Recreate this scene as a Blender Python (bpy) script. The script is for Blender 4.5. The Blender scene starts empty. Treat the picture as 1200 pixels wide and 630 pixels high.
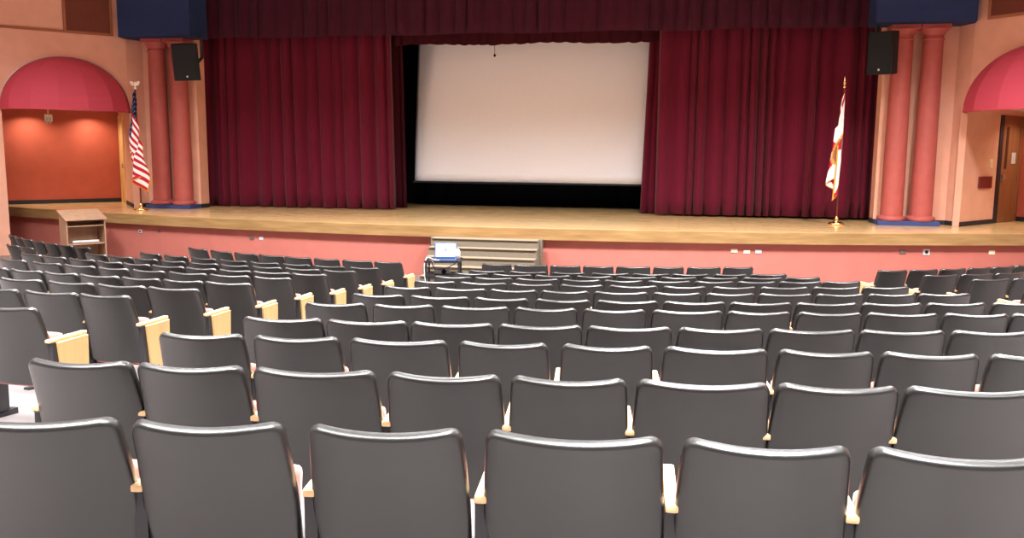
import bpy, bmesh, math, random
from mathutils import Vector, Matrix
random.seed(7)
SC = bpy.context.scene
COL = SC.collection
PI = math.pi
XC = -4.05          # the room's centre line (camera stands at x = 0)
CAMZ = 2.62         # eye height above the floor in front of the stage
ST = 1.078          # stage height

# ------------------------------------------------------------------ materials
def srgb(r, g, b):
    f = lambda c: c/12.92 if c <= .04045 else ((c+.055)/1.055)**2.4
    return (f(r/255), f(g/255), f(b/255), 1)
def mat(name, col, rough=.6, spec=.5, metal=0, noise=0, nscale=30, bump=0, bscale=200, stretch=None, sheen=0, col2=None, coat=0):
    m = bpy.data.materials.new(name); m.use_nodes = True
    nt = m.node_tree; b = nt.nodes['Principled BSDF']
    b.inputs['Base Color'].default_value = col
    b.inputs['Roughness'].default_value = rough
    b.inputs['Specular IOR Level'].default_value = spec
    b.inputs['Metallic'].default_value = metal
    b.inputs['Sheen Weight'].default_value = sheen
    b.inputs['Coat Weight'].default_value = coat
    if noise or bump:
        tc = nt.nodes.new('ShaderNodeTexCoord'); mp = nt.nodes.new('ShaderNodeMapping')
        nt.links.new(tc.outputs['Object'], mp.inputs[0])
        if stretch: mp.inputs['Scale'].default_value = stretch
    if noise:
        n = nt.nodes.new('ShaderNodeTexNoise'); n.inputs['Scale'].default_value = nscale; n.inputs['Detail'].default_value = 5
        nt.links.new(mp.outputs[0], n.inputs[0])
        mx = nt.nodes.new('ShaderNodeMix'); mx.data_type = 'RGBA'
        c2 = col2 if col2 else tuple([c*(1-noise) for c in col[:3]]+[1])
        mx.inputs[6].default_value = tuple([min(1, c*(1+noise*.5)) for c in col[:3]]+[1]); mx.inputs[7].default_value = c2
        rp = nt.nodes.new('ShaderNodeMapRange'); rp.inputs[1].default_value = .3; rp.inputs[2].default_value = .7
        nt.links.new(n.outputs[0], rp.inputs[0]); nt.links.new(rp.outputs[0], mx.inputs[0]); nt.links.new(mx.outputs[2], b.inputs['Base Color'])
    if bump:
        n2 = nt.nodes.new('ShaderNodeTexNoise'); n2.inputs['Scale'].default_value = bscale
        nt.links.new(mp.outputs[0], n2.inputs[0])
        bp = nt.nodes.new('ShaderNodeBump'); bp.inputs['Strength'].default_value = bump; bp.inputs['Distance'].default_value = .004
        nt.links.new(n2.outputs[0], bp.inputs['Height']); nt.links.new(bp.outputs[0], b.inputs['Normal'])
    return m
def planks(name, c1, c2, cm, scale, bw, rh, rough, rot=0, coat=0):
    m = bpy.data.materials.new(name); m.use_nodes = True
    nt = m.node_tree; b = nt.nodes['Principled BSDF']
    tc = nt.nodes.new('ShaderNodeTexCoord'); mp = nt.nodes.new('ShaderNodeMapping')
    mp.inputs['Rotation'].default_value = (rot, 0, 0)
    nt.links.new(tc.outputs['Object'], mp.inputs[0])
    br = nt.nodes.new('ShaderNodeTexBrick'); br.inputs['Color1'].default_value = c1; br.inputs['Color2'].default_value = c2
    br.inputs['Mortar'].default_value = cm; br.inputs['Scale'].default_value = scale; br.inputs['Mortar Size'].default_value = .004
    br.inputs['Brick Width'].default_value = bw; br.inputs['Row Height'].default_value = rh; br.offset = .37
    nt.links.new(mp.outputs[0], br.inputs[0])
    mp2 = nt.nodes.new('ShaderNodeMapping'); mp2.inputs['Scale'].default_value = (.6, 9, 9); nt.links.new(tc.outputs['Object'], mp2.inputs[0])
    n = nt.nodes.new('ShaderNodeTexNoise'); n.inputs['Scale'].default_value = 3; n.inputs['Detail'].default_value = 6
    nt.links.new(mp2.outputs[0], n.inputs[0])
    rp = nt.nodes.new('ShaderNodeMapRange'); rp.inputs[1].default_value = .3; rp.inputs[2].default_value = .7; rp.inputs[3].default_value = .78; rp.inputs[4].default_value = 1.1
    nt.links.new(n.outputs[0], rp.inputs[0])
    mx = nt.nodes.new('ShaderNodeMix'); mx.data_type = 'RGBA'; mx.blend_type = 'MULTIPLY'; mx.inputs[0].default_value = 1
    nt.links.new(br.outputs[0], mx.inputs[6]); nt.links.new(rp.outputs[0], mx.inputs[7]); nt.links.new(mx.outputs[2], b.inputs['Base Color'])
    b.inputs['Roughness'].default_value = rough; b.inputs['Coat Weight'].default_value = coat; b.inputs['Coat Roughness'].default_value = .15
    return m
M = {}
M['shell'] = mat('chair_plastic', (.0122, .0122, .0112, 1), .29, .60, noise=.12, nscale=9, bump=.15, bscale=900)
M['salmon'] = mat('salmon_upholstery', srgb(176, 108, 98), .9, .2, noise=.15, nscale=200, bump=.3, bscale=600, sheen=.3)
M['maple'] = mat('pale_maple', srgb(200, 164, 110), .45, .5, noise=.12, nscale=14, stretch=(1, 1, .08))
M['cap'] = mat('arm_maple', srgb(228, 190, 140), .35, .5, noise=.1, nscale=20)
M['blackmetal'] = mat('black_metal', (.018, .018, .022, 1), .45, .5)
M['black'] = mat('black_plastic', (.005, .007, .008, 1), .65, .3, noise=.3, nscale=300)
M['peach'] = mat('peach_paint', srgb(226, 170, 144), .85, .2, noise=.06, nscale=3, bump=.4, bscale=120)
M['coral'] = mat('coral_paint', srgb(182, 106, 94), .7, .3, noise=.06, nscale=3, bump=.3, bscale=120)
M['column'] = mat('column_coral', srgb(174, 86, 78), .55, .4, noise=.08, nscale=5, bump=.3, bscale=120)
M['warmlit'] = mat('warm_lit_coral', srgb(180, 88, 70), .7, .3, noise=.08, nscale=3)  # coral pushed to orange: warm alcove light put into the wall colour
M['navy'] = mat('navy_paint', srgb(32, 50, 92), .75, .3, noise=.1, nscale=6)
M['plinth'] = mat('blue_plinth', srgb(52, 68, 118), .5, .4, noise=.1, nscale=6)
M['base'] = mat('black_rubber_base', (.015, .016, .022, 1), .5, .4)
M['curtain'] = mat('burgundy_velvet', srgb(98, 23, 43), .95, .1, noise=.12, nscale=60, stretch=(1, 1, .1), sheen=.08)
M['valance'] = mat('burgundy_valance', srgb(66, 24, 40), .95, .1, noise=.12, nscale=60, stretch=(1, 1, .1), sheen=.08)
M['leg'] = mat('dark_maroon_velvet', srgb(60, 18, 28), .95, .1)
M['legblack'] = mat('black_velvet', (.006, .007, .010, 1), 1, .05)
M['screen'] = mat('matte_screen', srgb(232, 234, 240), .9, .1, noise=.03, nscale=40)
M['lipwood'] = mat('stage_edge_wood', srgb(156, 124, 80), .35, .5, noise=.18, nscale=3, stretch=(.5, 1, 5), col2=srgb(134, 102, 62))
M['deck'] = planks('stage_floor_wood', srgb(244, 206, 146), srgb(234, 194, 134), srgb(165, 128, 80), 1, 1.8, .07, .24, coat=.5)
M['floor'] = mat('pale_floor_tile', srgb(120, 112, 110), .45, .4, noise=.07, nscale=4)
M['ceil'] = mat('ceiling_white', srgb(225, 215, 205), .9, .2)
M['brown'] = mat('brown_panel', srgb(112, 60, 46), .8, .2, noise=.1, nscale=40)
M['trim'] = mat('brown_trim', srgb(156, 96, 66), .6, .3)
M['awning'] = mat('crimson_awning', srgb(190, 68, 84), .75, .3, noise=.05, nscale=60)
M['awnframe'] = mat('awning_tube', (.6, .55, .5, 1), .3, .5, metal=.8)
M['door'] = mat('brown_door', srgb(142, 92, 60), .5, .4, noise=.15, nscale=10, stretch=(1, 1, .1))
M['litdoor'] = mat('lit_tan_door', srgb(226, 184, 124), .5, .4, noise=.15, nscale=10, stretch=(1, 1, .1))  # paler, golden door tone: light on the left door put into its colour
M['glass'] = mat('door_glass', srgb(60, 44, 30), .1, .5)
M['litglass'] = mat('lit_door_glass', srgb(235, 215, 160), .15, .5)  # pale pane: brightness of the lit door window put into the colour
M['step'] = mat('taupe_step_cover', srgb(118, 108, 94), .85, .2, noise=.2, nscale=180)
M['stepnose'] = mat('pale_step_edge', srgb(146, 130, 110), .7, .3, noise=.1, nscale=120)
M['lectern'] = mat('lectern_oak', srgb(172, 136, 108), .5, .4, noise=.15, nscale=12, stretch=(1, 1, .2))
M['white'] = mat('white_plastic', (.55, .55, .55, 1), .4, .5)
M['cream'] = mat('cream_plastic', srgb(240, 226, 186), .4, .5)
M['grey'] = mat('grey_plate', srgb(120, 106, 102), .45, .5, metal=.4)
M['gold'] = mat('polished_brass', (.85, .62, .25, 1), .25, .5, metal=1)
M['silver'] = mat('pale_gilt', (.9, .85, .75, 1), .35, .5, metal=.6)
M['pole'] = mat('dark_pole', srgb(88, 44, 26), .4, .5)
M['fringe'] = mat('gold_fringe', srgb(214, 150, 62), .8, .3, noise=.3, nscale=300)
M['fred'] = mat('flag_red', srgb(176, 30, 44), .75, .2)
M['fwhite'] = mat('flag_white', srgb(236, 226, 222), .75, .2)
M['fblue'] = mat('flag_blue', srgb(28, 34, 78), .75, .2)
M['fseal1'] = mat('seal_brown', srgb(140, 96, 60), .75, .2)
M['fseal2'] = mat('seal_grey', srgb(120, 124, 120), .75, .2)
M['fseal3'] = mat('seal_orange', srgb(220, 140, 70), .75, .2)
M['lapblue'] = mat('laptop_blue', srgb(58, 92, 160), .35, .5, metal=.3)
M['redbox'] = mat('dark_red_plate', srgb(110, 34, 32), .5, .4)
def emis(name, col, s):
    m = bpy.data.materials.new(name); m.use_nodes = True; b = m.node_tree.nodes['Principled BSDF']
    b.inputs['Base Color'].default_value = (.02, .02, .02, 1); b.inputs['Emission Color'].default_value = col; b.inputs['Emission Strength'].default_value = s
    return m
M['lcd'] = emis('laptop_screen_glow', (.93, .97, 1, 1), 1.5)
M['lcdmark'] = emis('screen_grey_mark', (.45, .47, .5, 1), 1)
M['lcdteal'] = emis('screen_teal_mark', (.3, .85, .85, 1), 1)

# ------------------------------------------------------------------ helpers
def tag(o, label=None, cat=None, group=None, kind=None):
    if label: o['label'] = label
    if cat: o['category'] = cat
    if group: o['group'] = group
    if kind: o['kind'] = kind
    return o
def empty(name, loc=(0, 0, 0), rz=0, label=None, cat=None, group=None, kind=None):
    o = bpy.data.objects.new(name, None); COL.objects.link(o); o.location = loc; o.rotation_euler = (0, 0, rz)
    o.empty_display_size = .1
    return tag(o, label, cat, group, kind)
def finish(bm, name, mats, parent=None, smooth=False, bevel=0, loc=None, rz=0, rot=None, solid=0, autos=None):
    if not isinstance(mats, (list, tuple)): mats = [mats]
    me = bpy.data.meshes.new(name); bm.normal_update(); bm.to_mesh(me); bm.free()
    for m in mats: me.materials.append(m)
    if smooth:
        for p in me.polygons: p.use_smooth = True
        if autos:
            try: me.set_sharp_from_angle(angle=math.radians(autos))
            except Exception: pass
    o = bpy.data.objects.new(name, me); COL.objects.link(o)
    if loc: o.location = loc
    if rot: o.rotation_euler = rot
    elif rz: o.rotation_euler = (0, 0, rz)
    if parent: o.parent = parent
    if bevel:
        b = o.modifiers.new('bevel', 'BEVEL'); b.width = bevel; b.segments = 2; b.limit_method = 'ANGLE'
    if solid:
        s = o.modifiers.new('thick', 'SOLIDIFY'); s.thickness = solid; s.offset = 0
    return o
def box(bm, x0, x1, y0, y1, z0, z1, mtx=None, mi=0):
    v = [bm.verts.new((x, y, z)) for z in (z0, z1) for x, y in ((x0, y0), (x1, y0), (x1, y1), (x0, y1))]
    if mtx:
        for q in v: q.co = mtx @ q.co
    fs = []
    for f in ((0, 3, 2, 1), (4, 5, 6, 7), (0, 1, 5, 4), (1, 2, 6, 5), (2, 3, 7, 6), (3, 0, 4, 7)):
        fc = bm.faces.new([v[i] for i in f]); fc.material_index = mi; fs.append(fc)
    return fs
def prism(bm, pts, z0, z1, mi=0):
    a = [bm.verts.new((x, y, z0)) for x, y in pts]; b = [bm.verts.new((x, y, z1)) for x, y in pts]; n = len(pts)
    fs = [bm.faces.new(a[::-1]), bm.faces.new(b)]
    for i in range(n): fs.append(bm.faces.new((a[i], a[(i+1) % n], b[(i+1) % n], b[i])))
    for f in fs: f.material_index = mi
    bmesh.ops.recalc_face_normals(bm, faces=fs)
    return fs
def profile(bm, pts, x0, x1, mi=0):
    """polygon in (y, z) extruded along x"""
    a = [bm.verts.new((x0, y, z)) for y, z in pts]; b = [bm.verts.new((x1, y, z)) for y, z in pts]; n = len(pts)
    fs = [bm.faces.new(a), bm.faces.new(b[::-1])]
    for i in range(n): fs.append(bm.faces.new((a[(i+1) % n], a[i], b[i], b[(i+1) % n])))
    for f in fs: f.material_index = mi
    bmesh.ops.recalc_face_normals(bm, faces=fs)
def lathe(bm, pr, n=24, cx=0, cy=0, mi=0):
    rings = []
    for r, z in pr:
        rings.append([bm.verts.new((cx+r*math.cos(2*PI*i/n), cy+r*math.sin(2*PI*i/n), z)) for i in range(n)])
    for a, b in zip(rings, rings[1:]):
        for i in range(n):
            f = bm.faces.new((a[i], a[(i+1) % n], b[(i+1) % n], b[i])); f.material_index = mi
    bm.faces.new(rings[0][::-1]).material_index = mi; bm.faces.new(rings[-1]).material_index = mi
def tube(bm, pts, r, n=8, mi=0):
    pts = [Vector(p) for p in pts]; rings = []
    for i, p in enumerate(pts):
        t = (pts[min(i+1, len(pts)-1)]-pts[max(i-1, 0)]).normalized()
        u = t.cross(Vector((0, 0, 1)))
        if u.length < .1: u = t.cross(Vector((1, 0, 0)))
        u.normalize(); w = t.cross(u)
        rings.append([bm.verts.new(p+r*(math.cos(2*PI*k/n)*u+math.sin(2*PI*k/n)*w)) for k in range(n)])
    for a, b in zip(rings, rings[1:]):
        for k in range(n): bm.faces.new((a[k], a[(k+1) % n], b[(k+1) % n], b[k])).material_index = mi
    bm.faces.new(rings[0][::-1]).material_index = mi; bm.faces.new(rings[-1]).material_index = mi
def smoothpath(pts, n=6):
    out = []
    P = [Vector(p) for p in pts]; P = [2*P[0]-P[1]]+P+[2*P[-1]-P[-2]]
    for i in range(1, len(P)-2):
        for k in range(n):
            t = k/n; a, b, c, d = P[i-1:i+3]
            out.append(.5*((2*b)+(c-a)*t+(2*a-5*b+4*c-d)*t*t+(3*b-a-3*c+d)*t**3))
    out.append(P[-2]); return out
def mx(x):      # mirror about the room's centre line
    return 2*XC-x
LK = 1.0
EXPO = -0.35

# ------------------------------------------------------------------ seating floor (rises away from the stage)
RK = [27.852, 26.871, 25.893, 24.963, 23.932, 23.017, 22.069, 21.104, 20.17, 19.232, 18.315, 16.945]
FZ = [.940, .855, .769, .684, .599, .514, .429, .343, .258, .173, .088, 0.0]
def floor_z(x, y):
    r = math.hypot(x+3.6, y-30)
    k = min(1, max(0, (-9.6-x)/.8)); r -= .95*k*k*(3-2*k)
    if r >= RK[0]: return FZ[0]+(r-RK[0])*.087
    if r <= RK[-1]: return 0.0
    for i in range(11):
        if RK[i+1] <= r <= RK[i]:
            t = (r-RK[i+1])/(RK[i]-RK[i+1]); return FZ[i+1]+t*(FZ[i]-FZ[i+1])
WL, WR = -19.0, 2*XC+19.0      # side walls of the hall
YB = -7.0
H = 7.7
bm = bmesh.new()
nx, ny = 66, 72
gv = [[bm.verts.new((WL-.5+(WR-WL+1)*i/nx, YB-.3+(20.4-YB)*j/ny, 0)) for i in range(nx+1)] for j in range(ny+1)]
for row in gv:
    for v in row: v.co.z = floor_z(v.co.x, v.co.y)
for j in range(ny):
    for i in range(nx): bm.faces.new((gv[j][i], gv[j][i+1], gv[j+1][i+1], gv[j+1][i]))
tag(finish(bm, 'floor', M['floor'], smooth=True), kind='structure')
bm = bmesh.new(); box(bm, WL-.5, WR+.5, YB-.3, 25.5, H, H+.2); tag(finish(bm, 'ceiling', M['ceil']), kind='structure')
bm = bmesh.new(); box(bm, WL-.3, WR+.3, YB-.3, YB, 0, H); tag(finish(bm, 'wall_back', M['peach']), kind='structure')

# the two canted walls with an arched passage each, mirrored about the centre line
P0 = Vector((-14.12, 20.18)); U = Vector((-1.0, -1.1)).normalized(); V = Vector((-U.y, U.x))  # V points into the audience?
if V.dot(Vector((1, -1))) > 0: V = -V      # V: away from the audience
RD = Vector((-1.07, 1.23)).normalized()
def place(p, side):
    return (p.x, p.y) if side < 0 else (mx(p.x), p.y)
AW, AZ, AH = 2.87, CAMZ+.93, 1.27
for side, nm in ((-1, 'left'), (1, 'right')):
    # arch wall: outline in (s, z), extruded along V
    L = 5.2
    out = [(0, H), (L, H), (L, 0), (AW, 0), (AW, AZ)]
    for i in range(1, 24):
        a = PI*i/24; out.append((AW/2+AW/2*math.cos(a), AZ+AH*math.sin(a)))
    out += [(0, AZ)]
    bm = bmesh.new()
    arc = [(AW, AZ)]+[(AW/2+AW/2*math.cos(PI*i/24), AZ+AH*math.sin(PI*i/24)) for i in range(1, 24)]+[(0, AZ)]
    def wv(s, z, d):
        p = P0+U*s+V*d; x, y = place(p, side); return bm.verts.new((x, y, z))
    for (sa, za), (sb, zb) in zip(arc, arc[1:]):
        q = [[wv(sa, za, d), wv(sb, zb, d), wv(sb, H, d), wv(sa, H, d)] for d in (0, .22)]
        bm.faces.new(q[0]); bm.faces.new(q[1][::-1]); bm.faces.new((q[0][0], q[1][0], q[1][1], q[0][1])); bm.faces.new((q[0][3], q[0][2], q[1][2], q[1][3]))
    q = [[wv(AW, 0, d), wv(L, 0, d), wv(L, H, d), wv(AW, H, d)] for d in (0, .22)]
    bm.faces.new(q[0]); bm.faces.new(q[1][::-1])
    for i in range(4): bm.faces.new((q[0][i], q[0][(i+1) % 4], q[1][(i+1) % 4], q[1][i]))
    q = [wv(0, z, d) for z, d in ((AZ, 0), (H, 0), (H, .22), (AZ, .22))]; bm.faces.new(q)
    bmesh.ops.remove_doubles(bm, verts=bm.verts[:], dist=.0005)
    bmesh.ops.recalc_face_normals(bm, faces=bm.faces[:])
    tag(finish(bm, 'wall_arch_'+nm, M['peach']), kind='structure')
    # reveal beside the arch, then the alcove back wall
    E = P0+U*L
    a0 = P0; a1 = P0+RD*1.62; a2 = P0+RD*2.85; b1 = a2+U*4.6
    def wallseg(name, p, q, z0, z1, th, m, out_n, kind='structure'):
        d = (q-p).normalized(); nn = Vector((-d.y, d.x))
        if nn.dot(out_n) < 0: nn = -nn
        bm = bmesh.new(); pts = [place(w, side) for w in (p, q, q+nn*th, p+nn*th)]
        prism(bm, pts, z0, z1); return tag(finish(bm, name, m), kind=kind)
    back = Vector((1, .9))
    wallseg('wall_reveal_'+nm, a0, a1, ST+.002, 3.72, .15, M['peach'], Vector((1, 1)))
    wallseg('wall_door_head_'+nm, a1, a2, ST+2.46, 3.72, .15, M['peach'], Vector((1, 1)))
    wallseg('wall_alcove_'+nm, a2-U*.1, b1, ST+.002, 3.72, .15, M['warmlit'], Vector((-1, 1)))
    wallseg('wall_alcove_side_'+nm, b1, E, 0, 3.72, .15, M['warmlit'], Vector((-1, -1)))
    bm = bmesh.new(); prism(bm, [place(w, side) for w in (P0+V*.2, P0+RD*3.1, b1+RD*.3, E+V*.2)], 3.66, 3.76)
    tag(finish(bm, 'ceiling_alcove_'+nm, M['ceil']), kind='structure')
    wallseg('baseboard_reveal_'+nm, a0-RD*.01, a1, ST, ST+.10, -.02, M['base'], Vector((1, 1)))
    wallseg('baseboard_alcove_'+nm, a2+U*.03, b1-U*.05, ST, ST+.11, -.02, M['base'], Vector((-1, 1)))
    # side wall of the hall
    bm = bmesh.new(); x, y = place(E, side); wx = WL if side < 0 else WR
    pts = [(x, y), (wx, y-1.5), (wx, YB), (wx+side*.3, YB), (wx+side*.3, y+1), (x, y+.6)]
    prism(bm, pts, 0, H); tag(finish(bm, 'wall_'+nm, M['peach']), kind='structure')
    # wall behind the columns, ending at the stage opening
    bm = bmesh.new()
    pl = [(-14.12, 20.18), (-13.95, 20.62), (-12.43, 20.62), (-12.43, 21.02), (-14.3, 21.02)]
    prism(bm, [(px if side < 0 else mx(px), py) for px, py in pl], ST+.002, H)
    tag(finish(bm, 'wall_proscenium_'+nm, M['peach']), kind='structure')
    bm = bmesh.new()
    pl = [(-14.14, 20.16), (-13.94, 20.6), (-12.41, 20.6), (-12.41, 21.02), (-12.43, 21.02), (-12.43, 20.62), (-13.95, 20.62), (-14.15, 20.2)]
    prism(bm, [(px if side < 0 else mx(px), py) for px, py in pl], ST, ST+.10)
    tag(finish(bm, 'baseboard_proscenium_'+nm, M['base']), kind='structure')
    # navy soffit box above the columns
    bm = bmesh.new()
    pl = [(-14.05, 19.8), (-12.06, 19.8), (-12.06, 20.615), (-13.95, 20.615), (-14.12, 20.17)]
    prism(bm, [(px if side < 0 else mx(px), py) for px, py in pl], CAMZ+2.78, H)
    tag(finish(bm, 'trim_soffit_'+nm, M['navy']), kind='structure')
    # framed brown panel high on the canted wall
    s0, s1 = .35, 1.36
    pn = empty('wall_panel', label='dark brown framed panel high on the %s wall %s' % (nm, 'left of the blue box' if side < 0 else 'above the pink awning'), cat='panel')
    def onwall(s, d): return P0+U*s-V*d
    def slab(name, sa, sb, z0, z1, d0, d1, m, parent=None):
        bm = bmesh.new(); prism(bm, [place(w, side) for w in (onwall(sa, d0), onwall(sb, d0), onwall(sb, d1), onwall(sa, d1))], z0, z1)
        return finish(bm, name, m, parent)
    slab('panel_board', s0, s1, CAMZ+2.88, H-.2, .002, .03, M['brown'], pn)
    slab('panel_frame', s0-.06, s0, CAMZ+2.82, H-.2, .002, .05, M['trim'], pn)
    slab('panel_frame', s1, s1+.06, CAMZ+2.82, H-.2, .002, .05, M['trim'], pn)
    slab('panel_sill', s0, s1, CAMZ+2.82, CAMZ+2.88, .002, .05, M['trim'], pn)
    tag(slab('trim_picture_rail_'+nm, s1+.06, L, CAMZ+2.82, CAMZ+2.88, .002, .04, M['trim']), kind='structure')
    # awning: quarter dome with gores meeting at the crown
    aw = empty('awning', label=('crimson half-dome fabric awning over the left arch opening' if side < 0 else 'bright pink half-dome fabric awning over the right arch doorway'), cat='awning')
    bm = bmesh.new(); ng, sub, nr = 7, 1, 12; rows = []
    A, Bq, Hh = AW/2+.03, .85, AH+.03
    for j in range(nr+1):
        al = PI/2*j/nr; r = []
        for i in range(ng*sub+1):
            ph = PI*i/(ng*sub); t = (i % sub)/sub; bul = 1
            s = AW/2+A*math.cos(ph)*math.cos(al); d = .01+Bq*math.sin(ph)*math.cos(al)*bul; z = AZ+Hh*math.sin(al)
            p = onwall(s, d); x, y = place(p, side); r.append(bm.verts.new((x, y, z)))
        rows.append(r)
    for a, b in zip(rows, rows[1:]):
        for i in range(len(a)-1): bm.faces.new((a[i], a[i+1], b[i+1], b[i]))
    bmesh.ops.remove_doubles(bm, verts=bm.verts[:], dist=.001)
    bmesh.ops.recalc_face_normals(bm, faces=bm.faces[:])
    finish(bm, 'canopy', M['awning'], aw, solid=.012)
    bm = bmesh.new(); val = []
    for i in range(ng*sub+1):
        ph = PI*i/(ng*sub); p = onwall(AW/2+A*math.cos(ph), .01+Bq*math.sin(ph)); x, y = place(p, side); val.append((x, y, AZ-.012))
    tube(bm, val, .018, 6); finish(bm, 'hem_tube', M['awning'], aw, smooth=True)
    bm = bmesh.new(); pts = []
    for i in range(33):
        a = PI*i/32; p = onwall(AW/2+(A+.015)*math.cos(a), .02); x, y = place(p, side); pts.append((x, y, AZ+(Hh+.015)*math.sin(a)))
    tube(bm, pts, .016, 6); finish(bm, 'wall_tube', M['awnframe'], aw, smooth=True)
    # columns on a shared blue plinth
    bm = bmesh.new(); pl = (-13.7, -12.42); xa, xb = sorted([(v if side < 0 else mx(v)) for v in pl])
    box(bm, xa, xb, 20.08, 20.595, ST, ST+.10); tag(finish(bm, 'plinth', M['plinth'], bevel=.008), 'low blue plinth under the two %s columns' % nm, 'plinth')
    for q, cxn in enumerate((-13.36, -12.75)):
        cxx = cxn if side < 0 else mx(cxn)
        far = (q == 0)
        c = empty('column', (cxx, 20.34, ST+.10), label='coral round column %s the %s stage corner, %s' % ('at', nm, ('nearer the flag' if side < 0 else 'nearer the doorway') if far else 'nearer the curtain'), cat='column', group='coral columns flanking the stage')
        hh = CAMZ+2.78-ST-.10
        bm = bmesh.new(); pr = [(.235, .10)]
        for i in range(1, 21):
            t = i/20; pr.append((.235-.03*t**1.6, .10+(hh-.42)*t))
        lathe(bm, pr, 32); finish(bm, 'shaft', M['column'], c, smooth=True, autos=40)
        bm = bmesh.new(); lathe(bm, [(.24, 0), (.285, .004), (.30, .03), (.30, .06), (.285, .09), (.25, .105), (.235, .115)], 32); finish(bm, 'base_ring', M['column'], c, smooth=True, autos=50)
        bm = bmesh.new(); z = hh-.33
        lathe(bm, [(.205, z), (.225, z+.01), (.23, z+.03), (.215, z+.045), (.207, z+.06), (.207, z+.11), (.23, z+.12), (.235, z+.14), (.25, z+.17), (.29, z+.215), (.30, z+.235), (.29, z+.245)], 32)
        finish(bm, 'capital', M['column'], c, smooth=True, autos=40)
        bm = bmesh.new(); box(bm, -.295, .295, -.24, .24, hh-.10, hh-.002); finish(bm, 'abacus', M['column'], c, bevel=.01)

# ------------------------------------------------------------------ stage platform
def lip_y(x): return 17.12+(x-XC)**2/74.0
def lip_poly(off=0, x0=-19.6, x1=11.5, yback=24.49, n=60):
    pts = [(x0+(x1-x0)*i/n, lip_y(x0+(x1-x0)*i/n)+off) for i in range(n+1)]
    return pts+[(x1, yback), (x0, yback)]
stg = empty('stage', (XC, 20, 0), label='broad wooden stage with curved front edge and coral painted face', cat='stage')
def unoff(o): o.location = (-XC, -20, 0); return o
bm = bmesh.new(); prism(bm, lip_poly(.05), .842, ST); unoff(finish(bm, 'deck', M['deck'], stg))
bm = bmesh.new(); n = 60; a = []
for i in range(n+1):
    x = -19.6+31.1*i/n; y = lip_y(x)
    a.append([bm.verts.new(p) for p in ((x, y, .84), (x, y-.0, ST-.012), (x, y+.012, ST+.001), (x, y+.05, ST+.001), (x, y+.05, .84))])
for p, q in zip(a, a[1:]):
    for k in range(5): bm.faces.new((p[k], q[k], q[(k+1) % 5], p[(k+1) % 5]))
bmesh.ops.recalc_face_normals(bm, faces=bm.faces[:])
unoff(finish(bm, 'wood_edge', M['lipwood'], stg, smooth=True, autos=30))
bm = bmesh.new(); prism(bm, lip_poly(.13), .0, .838); unoff(finish(bm, 'front_face', M['coral'], stg))
bm = bmesh.new(); box(bm, -19.5, 11.4, 24.5, 24.7, 0, H); tag(finish(bm, 'wall_stage_back', M['legblack']), kind='structure')
for s, x in ((-1, -14.3), (1, 6.2)):
    bm = bmesh.new(); box(bm, x-.1, x+.1, 21.03, 24.49, ST+.002, H); tag(finish(bm, 'wall_stage_'+('left' if s < 0 else 'right'), M['legblack']), kind='structure')

# ------------------------------------------------------------------ drapes
def drape(name, x0, x1, y, z0, z1, m, amp, wmin, wmax, seed, label, cat='curtain', yfun=None, scallop=0, lean=None, nz=14, group=None, gather=1.0):
    rnd = random.Random(seed)
    xs = []; ph = 0; x = x0; knots = [(x0, 0, amp)]
    while x < x1:
        w = rnd.uniform(wmin, wmax); a = amp*rnd.uniform(.45, 1.15); x += w; knots.append((min(x, x1), 0, a))
    pts = []
    for (xa, _, _), (xb, _, a) in zip(knots, knots[1:]):
        sk = rnd.uniform(.3, .7)
        for i in range(8):
            t = i/8
            u = t**(math.log(.5)/math.log(sk))
            pts.append((xa+(xb-xa)*t, a*math.sin(PI*u)**.8))
    pts.append((x1, 0))
    bm = bmesh.new(); rows = []
    offs = [rnd.uniform(-1, 1) for _ in range(40)]
    for j in range(nz+1):
        v = j/nz; r = []
        for i, (px, d) in enumerate(pts):
            f = (px-x0)/(x1-x0)
            k = (.72+.28*(1-v))*gather+(1-gather)
            yy = (yfun(f) if yfun else y)-d*k-.02*math.sin(px*3.1+offs[3]*5+v*2.2)
            xx = px+.03*math.sin(px*2+v*2.6+seed)*(1-abs(2*f-1))
            if lean: xx += lean(f, v)
            zz = z0+(z1-z0)*v
            if j == 0 and scallop: zz += -scallop*d/amp+.5*scallop*math.sin(px*1.9+seed)
            r.append(bm.verts.new((xx, yy, zz)))
        rows.append(r)
    for a, b in zip(rows, rows[1:]):
        for i in range(len(a)-1): bm.faces.new((a[i], a[i+1], b[i+1], b[i]))
    o = finish(bm, name, m, smooth=True, solid=.012)
    return tag(o, label, cat, group)
drape('stage_curtain', -13.1, -7.37, 21.6, ST+.02, 7.5, M['curtain'], .26, .15, .50, 3, 'burgundy pleated velvet curtain on the left of the stage', group='main stage curtains', yfun=lambda f: 21.6, lean=lambda f, v: -.14*v*f)
drape('stage_curtain', -.605, 5.1, 21.6, ST+.05, 7.5, M['curtain'], .26, .15, .55, 12, 'burgundy pleated velvet curtain on the right of the stage', group='main stage curtains', yfun=lambda f: 21.62, lean=lambda f, v: -.0*v)
drape('valance', -12.42, 4.34, 21.2, CAMZ+2.90, 7.55, M['valance'], .16, .28, .46, 5, 'dark burgundy gathered valance across the top of the stage', 'valance', scallop=.03, nz=6)
drape('valance', -7.9, -.1, 22.0, CAMZ+2.745, 7.4, M['leg'], .10, .25, .5, 8, 'dark maroon inner border just above the projection screen', 'valance', scallop=.04, nz=5)
drape('leg_curtain', -8.4, -7.26, 22.2, ST+.02, 7.4, M['leg'], .10, .3, .5, 9, 'narrow dark maroon side drape left of the projection screen', lean=lambda f, v: -.12*v*f, group='inner side drapes')
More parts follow.
